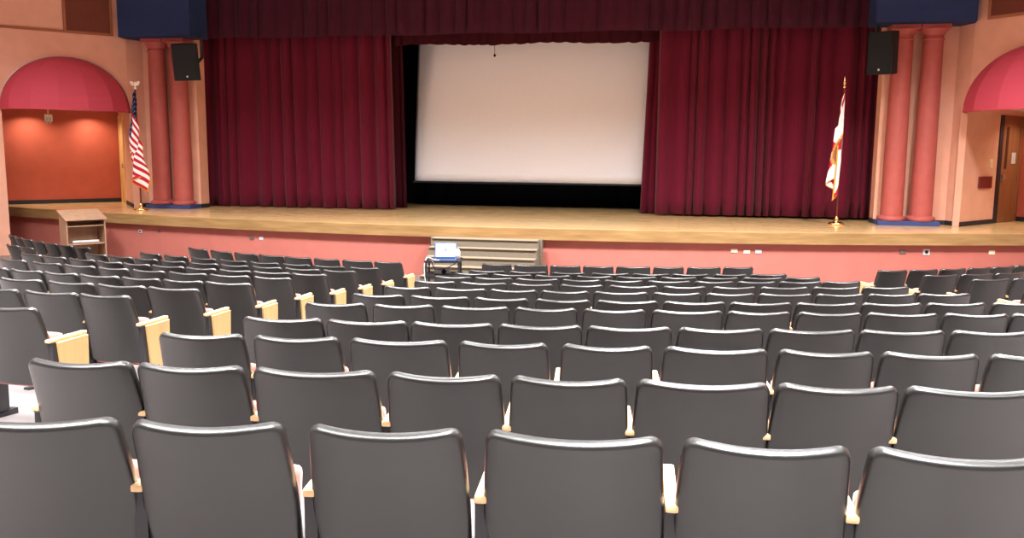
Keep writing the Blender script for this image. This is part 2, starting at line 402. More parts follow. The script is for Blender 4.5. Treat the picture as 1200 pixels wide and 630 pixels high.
drape('leg_curtain', -.99, .6, 22.2, ST+.02, 7.4, M['curtain'], .10, .16, .3, 21, 'narrow maroon side drape right of the projection screen', lean=lambda f, v: .18*v*(1-f), group='inner side drapes')
drape('backdrop_curtain', -13.9, 5.8, 24.2, ST+.01, 7.5, M['legblack'], .10, .4, .8, 33, 'black backdrop curtain behind the projection screen', yfun=lambda f: 24.2)

# projection screen: large white sheet, left side bent back to imitate a soft shadow band
sc = empty('projection_screen', (XC, 22.6, 0), label='large white projection screen hanging in the middle of the stage', cat='screen')
bm = bmesh.new(); nx_, nz_ = 60, 24; g = []
x0, x1, z0, z1 = -7.20-XC, -.84-XC, CAMZ-.815, 7.55
for j in range(nz_+1):
    v = j/nz_; r = []
    for i in range(nx_+1):
        u = i/nx_
        c0 = .055+.085*v; w = .05+.02*v
        c = .015+.13*v**1.1; d = c-u
        y = .85*(math.sqrt(d*d+.0006)+d)/2*(x1-x0)+.02*math.sin(u*5+v*2)
        r.append(bm.verts.new((x0+(x1-x0)*u, y, z0+(z1-z0)*v)))
    g.append(r)
for a, b in zip(g, g[1:]):
    for i in range(nx_): bm.faces.new((a[i], a[i+1], b[i+1], b[i]))
finish(bm, 'screen_sheet', M['screen'], sc, smooth=True, solid=.004)
bm = bmesh.new(); box(bm, x0-.01, x1+.01, -.03, .03, z0-.05, z0-.005); finish(bm, 'bottom_bar', M['black'], sc, bevel=.006)
bm = bmesh.new(); box(bm, x0-.1, x1+.1, -.06, .1, 7.55, H-.001); finish(bm, 'top_batten', M['black'], sc, bevel=.006)
bm = bmesh.new(); tube(bm, [(-4.78, 21.9, 7.3), (-4.78, 21.9, CAMZ+2.48)], .006, 6); lathe(bm, [(.008, CAMZ+2.40), (.03, CAMZ+2.42), (.03, CAMZ+2.45), (.01, CAMZ+2.48)], 10, -4.78, 21.9)
tag(finish(bm, 'pull_cord', M['black']), 'thin dark pull cord hanging in front of the screen top', 'cord')

# ------------------------------------------------------------------ door in each alcove reveal, plates
def reveal_frame(side):
    # local x along the reveal, y out of the wall into the alcove, as a matrix
    o = P0; d = RD; n_ = Vector((d.y, -d.x))
    if n_.dot(U) < 0: n_ = -n_
    def f(s, h, z):
        p = o+d*s+n_*h; x, y = place(p, side); return (x, y, z)
    return f
def rbox(bm, f, s0, s1, h0, h1, z0, z1):
    v = [bm.verts.new(f(s, h, z)) for z in (z0, z1) for s, h in ((s0, h0), (s1, h0), (s1, h1), (s0, h1))]
    fs = [bm.faces.new([v[i] for i in q]) for q in ((0, 3, 2, 1), (4, 5, 6, 7), (0, 1, 5, 4), (1, 2, 6, 5), (2, 3, 7, 6), (3, 0, 4, 7))]
    bmesh.ops.recalc_face_normals(bm, faces=fs)
for side, nm, md, mg in ((-1, '1', M['litdoor'], M['litglass']), (1, '2', M['door'], M['glass'])):
    f = reveal_frame(side); DT = ST+2.42
    d = tag(empty('door_'+nm), kind='structure')
    bm = bmesh.new(); rbox(bm, f, 1.80, 2.74, -.07, -.01, ST+.01, DT); finish(bm, 'door_leaf', md, d)
    bm = bmesh.new(); rbox(bm, f, 1.62, 1.80, -.10, .02, ST, DT+.04); finish(bm, 'door_frame', M['base'] if side > 0 else md, d)
    bm = bmesh.new(); rbox(bm, f, 2.74, 2.82, -.10, .02, ST, DT+.04); finish(bm, 'door_frame', md, d)
    bm = bmesh.new(); rbox(bm, f, 1.80, 2.74, -.10, .02, DT, DT+.04); finish(bm, 'door_frame', md, d)
    bm = bmesh.new(); rbox(bm, f, 2.02, 2.13, -.012, .0, ST+1.25, ST+2.2); finish(bm, 'door_window', mg, d)
    bm = bmesh.new(); rbox(bm, f, 1.88, 1.94, -.012, .05, ST+.98, ST+1.12); rbox(bm, f, 1.88, 2.0, .03, .05, ST+1.03, ST+1.06); finish(bm, 'door_handle', M['awnframe'], d)
    if side > 0:
        bm = bmesh.new(); rbox(bm, f, 2.36, 2.58, -.009, .0, ST+1.36, ST+1.62); tag(finish(bm, 'paper_notice', M['white']), 'white paper notice taped to the brown right door', 'notice')
        bm = bmesh.new(); rbox(bm, f, .74, 1.36, .002, .04, ST+.82, ST+1.08)
        tag(finish(bm, 'wall_plate', M['redbox'], bevel=.006), 'dark red rectangular plate on the wall beside the right door', 'plate')
        bm = bmesh.new(); rbox(bm, f, 1.24, 1.38, .002, .012, ST+1.27, ST+1.47); rbox(bm, f, 1.29, 1.33, .01, .03, ST+1.34, ST+1.40)
        tag(finish(bm, 'light_switch', M['cream']), 'cream light switch above the dark red plate by the right door', 'switch')
lg = empty('hanging_fixture', (-15.84, 19.35, 0), rz=math.radians(42), label='small cream light fixture hanging under the left awning', cat='light')
bm = bmesh.new(); tube(bm, [(0, 0, 3.66), (0, 0, CAMZ+.86)], .012, 8); finish(bm, 'stem', M['cream'], lg)
bm = bmesh.new(); box(bm, -.09, .09, -.06, .06, CAMZ+.66, CAMZ+.84); finish(bm, 'fixture_body', M['cream'], lg, bevel=.012)
bm = bmesh.new(); box(bm, -.06, -.01, -.075, -.06, CAMZ+.62, CAMZ+.76); box(bm, .01, .06, -.075, -.06, CAMZ+.62, CAMZ+.76); finish(bm, 'lamp_head', M['white'], lg, bevel=.006)

# ------------------------------------------------------------------ loudspeakers
for nm, x, y, rz, tl, lab in (('l', -12.07, 19.62, 26, 9, 'black loudspeaker hanging in front of the left columns'), ('r', 4.13, 19.62, 38, 6, 'black loudspeaker hanging between the curtain and right columns')):
    t = empty('loudspeaker', (x, y, CAMZ+2.13), label=lab, cat='speaker', group='black loudspeakers hung beside the stage')
    t.rotation_euler = (math.radians(tl), math.radians(-3 if nm == 'l' else 2), math.radians(rz if nm == 'l' else -rz))
    w = .31 if nm == 'l' else .27
    bm = bmesh.new(); hz = .44
    pl = [(-w, -.2), (w, -.2), (w*.72, .22), (-w*.72, .22)]
    prism(bm, pl, -hz, hz); finish(bm, 'cabinet', M['black'], t, bevel=.012)
    bm = bmesh.new(); box(bm, -w+.03, w-.03, -.212, -.2, -hz+.03, hz-.03); finish(bm, 'grille', M['black'], t, bevel=.008)
    bm = bmesh.new(); box(bm, -.018, .018, -.22, -.211, -hz+.08, -hz+.12); finish(bm, 'badge', M['silver'], t)
    bm = bmesh.new(); bx = -11.93+.12 if nm == 'l' else 4.2
    mtx = None
    s = 1 if nm == 'l' else -1
    o = t.matrix_basis.inverted() if False else None
    br = [(x+.05*s, 20.25, CAMZ+2.82), (x+.05*s, 20.25, CAMZ+2.30), (x+.03*s, 20.0, CAMZ+2.12), (x+.0*s, 19.8, CAMZ+2.12)]
    Mi = (Matrix.Translation(t.location) @ t.rotation_euler.to_matrix().to_4x4()).inverted()
    tube(bm, [Mi @ Vector(p) for p in br], .045, 8); finish(bm, 'bracket', M['blackmetal'], t)

# ------------------------------------------------------------------ flags
def flag(loc, lab, ztop, bottom, kind, fin):
    t = empty('flag', loc, label=lab, cat='flag')
    bm = bmesh.new(); lathe(bm, [(.0, 0), (.17, 0), (.175, .02), (.16, .045), (.10, .06), (.05, .075), (.035, .12), (.045, .14), (.03, .17), (.02, .19)], 28); finish(bm, 'pole_base', M['gold'], t, smooth=True, autos=45)
    ph = ztop+.02
    bm = bmesh.new(); lathe(bm, [(.016, .17), (.016, ph)], 12); finish(bm, 'pole', M['pole'], t, smooth=True, autos=50)
    if fin == 'eagle':
        bm = bmesh.new(); lathe(bm, [(.012, ph), (.035, ph+.02), (.035, ph+.05), (.015, ph+.07), (.03, ph+.12), (.022, ph+.17), (.01, ph+.19)], 14)
        for s in (-1, 1):
            pts = [(0, ph+.10), (s*.06, ph+.19), (s*.13, ph+.205), (s*.12, ph+.13), (s*.07, ph+.09)]
            a = [bm.verts.new((x, -.012, z)) for x, z in pts]; b = [bm.verts.new((x, .012, z)) for x, z in pts]
            fs = [bm.faces.new(a), bm.faces.new(b[::-1])]+[bm.faces.new((a[i], b[i], b[(i+1) % 5], a[(i+1) % 5])) for i in range(5)]
            bmesh.ops.recalc_face_normals(bm, faces=fs)
        finish(bm, 'eagle_finial', M['silver'], t, smooth=True, autos=40)
    else:
        bm = bmesh.new(); lathe(bm, [(.012, ph), (.03, ph+.015), (.03, ph+.04), (.012, ph+.055), (.02, ph+.075), (.035, ph+.12), (.02, ph+.19), (.002, ph+.26)], 14)
        finish(bm, 'spear_finial', M['gold'], t, smooth=True, autos=50)
    # draped cloth
    ns, nt_ = 60, 52; hoist = 1.2; fall = (ztop-bottom)-hoist
    if kind == 'us': mats = [M['fred'], M['fwhite'], M['fblue'], M['fringe']]
    else: mats = [M['fred'], M['fwhite'], M['fseal1'], M['fringe'], M['fseal2'], M['fseal3']]
    bm = bmesh.new(); g = []
    for j in range(nt_+1):
        tt = j/nt_; r = []
        for i in range(ns+1):
            s = i/ns
            prog = min(1, (tt*hoist+s*fall)/(hoist+fall)*1.25)
            wd = .03+.17*prog**.8
            if kind == 'us':
                x = wd*.85*math.sin(2*PI*2.2*s+.5*math.sin(4*tt))*(.6+.4*s)+.12*s*prog+.03*math.sin(7*tt+3*s)-.03*prog
                if s < .3: x -= .06*math.sin(PI*s/.3)*prog
                y = -.02-.17*min(1, s/.12)+.13*s-.10*math.cos(2*PI*2.2*s+1.5*tt)*prog*min(1, s/.1)-.02*math.sin(9*tt+5*s)*s
            else:
                x = -wd*1.25*(1-math.cos(2*PI*2.2*s))*(.5+.5*s)*.62-.07*s*prog+.03*math.sin(3*tt)*s+.02
                y = -.03-.15*s*(1-.3*s)-.04*math.sin(2*PI*2.2*s)*prog
            z = ztop-hoist*tt-fall*(s**1.15)*(1-.10*math.cos(2*PI*1.1*s))
            r.append(bm.verts.new((x, y, z)))
        g.append(r)
    for j in range(nt_):
        for i in range(ns):
            f = bm.faces.new((g[j][i], g[j][i+1], g[j+1][i+1], g[j+1][i])); s = (i+.5)/ns; tt = (j+.5)/nt_
            if i == ns-1 or j >= nt_-1: f.material_index = 3; continue
            if kind == 'us':
                if s < .4 and tt < 7/13: f.material_index = 1 if (i % 4 == 1 and j % 5 == (1 if (i//4) % 2 == 0 else 3)) else 2
                else: f.material_index = int(tt*13) % 2
            else:
                rr = math.hypot((s-.5)*1.5, tt-.5)
                if rr < .25: f.material_index = (5 if rr > .2 else (4 if rr < .1 else 2))
                elif abs(tt-s) < .09 or abs(tt-1+s) < .09: f.material_index = 0
                else: f.material_index = 1
    finish(bm, 'cloth', mats, t, smooth=True, solid=.006)
    if kind == 'us':
        pass
flag((-13.28, 19.27, ST), 'stars and stripes flag draped on a pole left of the stage', CAMZ+1.42-ST, CAMZ-1.22-ST, 'us', 'eagle')
flag((3.42, 19.9, ST), 'white flag with red cross draped on a pole right of the stage', CAMZ+1.40-ST, CAMZ-1.12-ST, 'fl', 'spear')

# ------------------------------------------------------------------ plates on the stage face
for x, dz, w, h, m, hole, lab in (
    (-12.62, -1.955, .10, .085, 'white', 1, 'small white plate with a round dark socket, leftmost on the stage face'),
    (-12.04, -1.93, .075, .05, 'grey', 2, 'small grey double outlet right of the leftmost socket plate'),
    (-9.42, -1.975, .11, .075, 'grey', 0, 'dark grey outlet plate left of a white plate on the stage face'),
    (-9.17, -1.975, .11, .075, 'white', 0, 'white outlet plate beside a grey plate below the left curtain'),
    (1.11, -1.935, .13, .075, 'cream', 0, 'cream outlet plate, leftmost of three on the stage face'),
    (1.36, -1.955, .13, .075, 'cream', 0, 'cream outlet plate, middle and lowest of three on the stage face'),
    (1.585, -1.945, .13, .075, 'white', 0, 'white outlet plate, rightmost of three on the stage face'),
    (4.43, -1.925, .13, .085, 'grey', 0, 'grey outlet plate left of a square socket below the right columns'),
    (4.90, -1.925, .14, .125, 'white', 1, 'square white socket plate with round black hole under right columns'),
    (6.22, -1.935, .13, .08, 'cream', 0, 'pale outlet plate farthest right on the stage face')):
    y = lip_y(x)+.129; sl = math.atan((x-XC)/37.0)
    t = empty('outlet_plate', (x, y, CAMZ+dz), sl, lab, 'outlet', 'outlet plates on the stage face')
    bm = bmesh.new(); box(bm, -w/2, w/2, -.012, .0, -h/2, h/2); finish(bm, 'cover', M[m], t, bevel=.003)
    if hole == 1:
        bm = bmesh.new(); n = 16; lathe(bm, [(w*.24, 0), (w*.24, .006)], n)
        bmesh.ops.rotate(bm, verts=bm.verts[:], cent=(0, 0, 0), matrix=Matrix.Rotation(PI/2, 3, 'X')); finish(bm, 'socket', M['black'], t).location = (0, -.0125, 0)
    else:
        for s in (-1, 1):
            bm = bmesh.new(); box(bm, s*w*.25-w*.12, s*w*.25+w*.12, -.016, -.012, -h*.25, h*.25); finish(bm, 'socket', M['black'] if hole == 2 else M[m], t, bevel=.002)

# ------------------------------------------------------------------ steps up to the stage
st = empty('stage_steps', (-3.87, 16.5, 0), label='grey taupe box of steps against the middle of the stage front', cat='steps')
X0, X1, RH, TD = -1.12, 1.12, .168, .20
yt = .60
pts = [(yt, 0)]; pts = [(yt, 0), (yt, 5*RH)]
for k in range(5, 0, -1): pts += [(yt-.28-TD*(5-k), k*RH), (yt-.28-TD*(5-k), (k-1)*RH)]
bm = bmesh.new(); profile(bm, pts, X0, X1); finish(bm, 'step_body', M['step'], st)
for k in range(5, 0, -1):
    yf = yt-.28-TD*(5-k); yb = yt if k == 5 else yf+TD
    bm = bmesh.new(); box(bm, X0+.02, X1-.01, yf-.03, yb-.002, k*RH+.001, k*RH+.02); finish(bm, 'tread', M['stepnose'], st, bevel=.006)
for xa in (X0-.05, X1):
    bm = bmesh.new(); box(bm, xa, xa+.05, yt-.14, yt, 0, 5*RH+.02); finish(bm, 'side_panel', M['step'], st, bevel=.006)

# ------------------------------------------------------------------ lectern
lc = empty('lectern', (-13.62, 17.52, 0), math.radians(56), 'light oak lectern with sloped top and open shelves at stage left', 'lectern')
w, dp, hf, hb = .43, .24, .98, 1.15
for s in (-1, 1):
    bm = bmesh.new(); profile(bm, [(-dp, 0), (-dp, hf), (dp, hb), (dp, 0)], s*w-.015*(s+1), s*w+.015*(1-s)); finish(bm, 'side_panel', M['lectern'], lc, bevel=.004)
bm = bmesh.new(); box(bm, -w+.031, w-.031, dp-.03, dp-.005, .03, hb-.02); finish(bm, 'back_panel', M['lectern'], lc)
bm = bmesh.new(); profile(bm, [(-dp-.05, hf-.01), (-dp-.05, hf+.02), (dp+.04, hb+.045), (dp+.04, hb+.012)], -w-.03, w+.03); finish(bm, 'top', M['lectern'], lc, bevel=.005)
for z in (.84, .42, .06):
    bm = bmesh.new(); box(bm, -w+.031, w-.031, -dp+.01, dp-.031, z-.012, z+.012); finish(bm, 'shelf', M['lectern'], lc, bevel=.003)
c, s_ = math.cos(math.radians(56)), math.sin(math.radians(56))
def lw(x, y): return (-13.62+c*x-s_*y, 17.52+s_*x+c*y)
bm = bmesh.new(); p = lw(-.27, -.1); q = lw(.29, -.15); tube(bm, [(p[0], p[1], .468), (q[0], q[1], .468)], .034, 12)
tag(finish(bm, 'paper_roll', M['white'], smooth=True, autos=50), 'white rolled paper lying on the lower lectern shelf', 'paper')

# ------------------------------------------------------------------ AV cart with laptop and projector
ca = math.radians(10); CX, CY = -4.28, 15.25
av = empty('av_cart', (CX, CY, 0), ca, 'small black metal cart carrying the laptop in front of the steps', 'cart')
cw, cd, ch = .30, .24, .63
for sx in (-1, 1):
    for sy in (-1, 1):
        bm = bmesh.new(); box(bm, sx*cw-.018, sx*cw+.018, sy*cd-.018, sy*cd+.018, .05, ch-.03); lg_ = finish(bm, 'leg', M['blackmetal'], av, bevel=.003)
        bm = bmesh.new(); lathe(bm, [(.027, -.014), (.03, 0), (.027, .014)], 16); bmesh.ops.rotate(bm, verts=bm.verts[:], cent=(0, 0, 0), matrix=Matrix.Rotation(PI/2, 3, 'Y'))
        finish(bm, 'caster', M['black'], lg_).location = (sx*cw, sy*cd, .03)
for z, nm in ((ch, 'top_shelf'), (.36, 'lower_shelf')):
    bm = bmesh.new(); box(bm, -cw-.03, cw+.03, -cd-.03, cd+.03, z-.03, z-.012)
    for a in ((-cw-.03, cw+.03, -cd-.03, -cd-.018), (-cw-.03, cw+.03, cd+.018, cd+.03), (-cw-.03, -cw-.018, -cd-.03, cd+.03), (cw+.018, cw+.03, -cd-.03, cd+.03)): box(bm, *a, z-.045, z+.0)
    finish(bm, nm, M['blackmetal'], av, bevel=.003)
R2 = Matrix.Rotation(ca, 3, 'Z')
def cw_(x, y, z): v = R2 @ Vector((x, y, z)); return (CX+v.x, CY+v.y, z)
lp = empty('laptop', cw_(.04, -.06, ch-.012), ca+.06, 'open laptop with blue edges and bright white screen on the cart', 'laptop')
bm = bmesh.new(); box(bm, -.205, .205, -.14, .13, 0, .022); base = finish(bm, 'keyboard_base', M['lapblue'], lp, bevel=.006)
bm = bmesh.new(); box(bm, -.17, .17, -.04, .10, .0225, .026); finish(bm, 'keys', M['black'], base)
Rt = Matrix.Rotation(math.radians(-14), 4, 'X'); T = Matrix.Translation((0, .13, .022))
bm = bmesh.new(); box(bm, -.205, .205, 0, .012, 0, .285, mtx=T @ Rt); lid = finish(bm, 'screen_lid', M['lapblue'], lp, bevel=.004)
bm = bmesh.new(); box(bm, -.19, .19, -.003, -.0005, .022, .268, mtx=T @ Rt); finish(bm, 'display', M['lcd'], lid)
bm = bmesh.new(); box(bm, -.018, .014, -.005, -.0032, .15, .165, mtx=T @ Rt); box(bm, -.01, .02, -.005, -.0032, .13, .15, mtx=T @ Rt); box(bm, -.02, .0, -.005, -.0032, .165, .185, mtx=T @ Rt); finish(bm, 'drawing_mark', M['lcdmark'], lid)
bm = bmesh.new(); box(bm, -.085, -.065, -.005, -.0032, .225, .24, mtx=T @ Rt); finish(bm, 'teal_mark', M['lcdteal'], lid)
pj = empty('projector', cw_(-.02, -.02, .36-.012), ca, 'grey projector with round black lens on the lower cart shelf', 'projector')
bm = bmesh.new(); box(bm, -.15, .15, -.12, .12, .012, .11); finish(bm, 'case', mat('projector_grey', srgb(150, 150, 152), .4, .5), pj, bevel=.018)
bm = bmesh.new(); lathe(bm, [(.045, 0), (.045, .04), (.034, .042), (.030, .02)], 20); bmesh.ops.rotate(bm, verts=bm.verts[:], cent=(0, 0, 0), matrix=Matrix.Rotation(PI/2, 3, 'X')); finish(bm, 'lens', M['black'], pj, smooth=True, autos=40).location = (.04, -.12, .065)
for q in ((-.11, -.09), (.11, -.09), (0, .09)):
    bm = bmesh.new(); lathe(bm, [(.012, 0), (.012, .014)], 10, q[0], q[1]); finish(bm, 'foot', M['black'], pj)
bm = bmesh.new(); lathe(bm, [(.035, 0), (.05, .01), (.06, .08), (.055, .15), (.035, .185), (.01, .19)], 20)
o = finish(bm, 'round_container', M['white'], smooth=True, autos=60); o.location = cw_(.245, .12, ch-.012); tag(o, 'rounded white container standing behind the laptop on the cart', 'container')
bm = bmesh.new(); P_ = smoothpath([cw_(-.02, -.19, ch+.0), cw_(-.14, -.215, ch+.005), cw_(-.24, -.22, ch+.05), cw_(-.30, -.24, ch+.03), cw_(-.33, -.265, ch-.10), cw_(-.325, -.265, .35), cw_(-.30, -.265, .12), cw_(-.34, -.3, .012), cw_(-.5, -.4, .01)])
tube(bm, P_, .009, 8); tag(finish(bm, 'white_cable', M['white'], smooth=True), 'white cable draped over the left side of the cart', 'cable')
bm = bmesh.new(); P_ = smoothpath([cw_(-.28, -.1, ch+.01), cw_(-.20, -.245, ch+.01), cw_(-.17, -.27, ch-.1), cw_(-.08, -.27, ch-.16), cw_(.08, -.27, ch-.13), cw_(.22, -.26, ch-.06), cw_(.27, -.255, ch+.01), cw_(.25, -.15, ch+.0)])
tube(bm, P_, .009, 8); tag(finish(bm, 'black_cable', M['black'], smooth=True), 'black cable looping below the top shelf of the cart', 'cable')
bm = bmesh.new(); P_ = smoothpath([cw_(-.22, .0, ch+.01), cw_(-.27, -.15, ch+.02), cw_(-.2, -.255, ch+.01), cw_(-.15, -.275, ch-.08), cw_(-.22, -.27, ch-.12), cw_(-.28, -.265, ch-.06)])
tube(bm, P_, .007, 8); tag(finish(bm, 'grey_cable', M['grey'], smooth=True), 'thin grey cable bunched at the cart top left corner', 'cable')

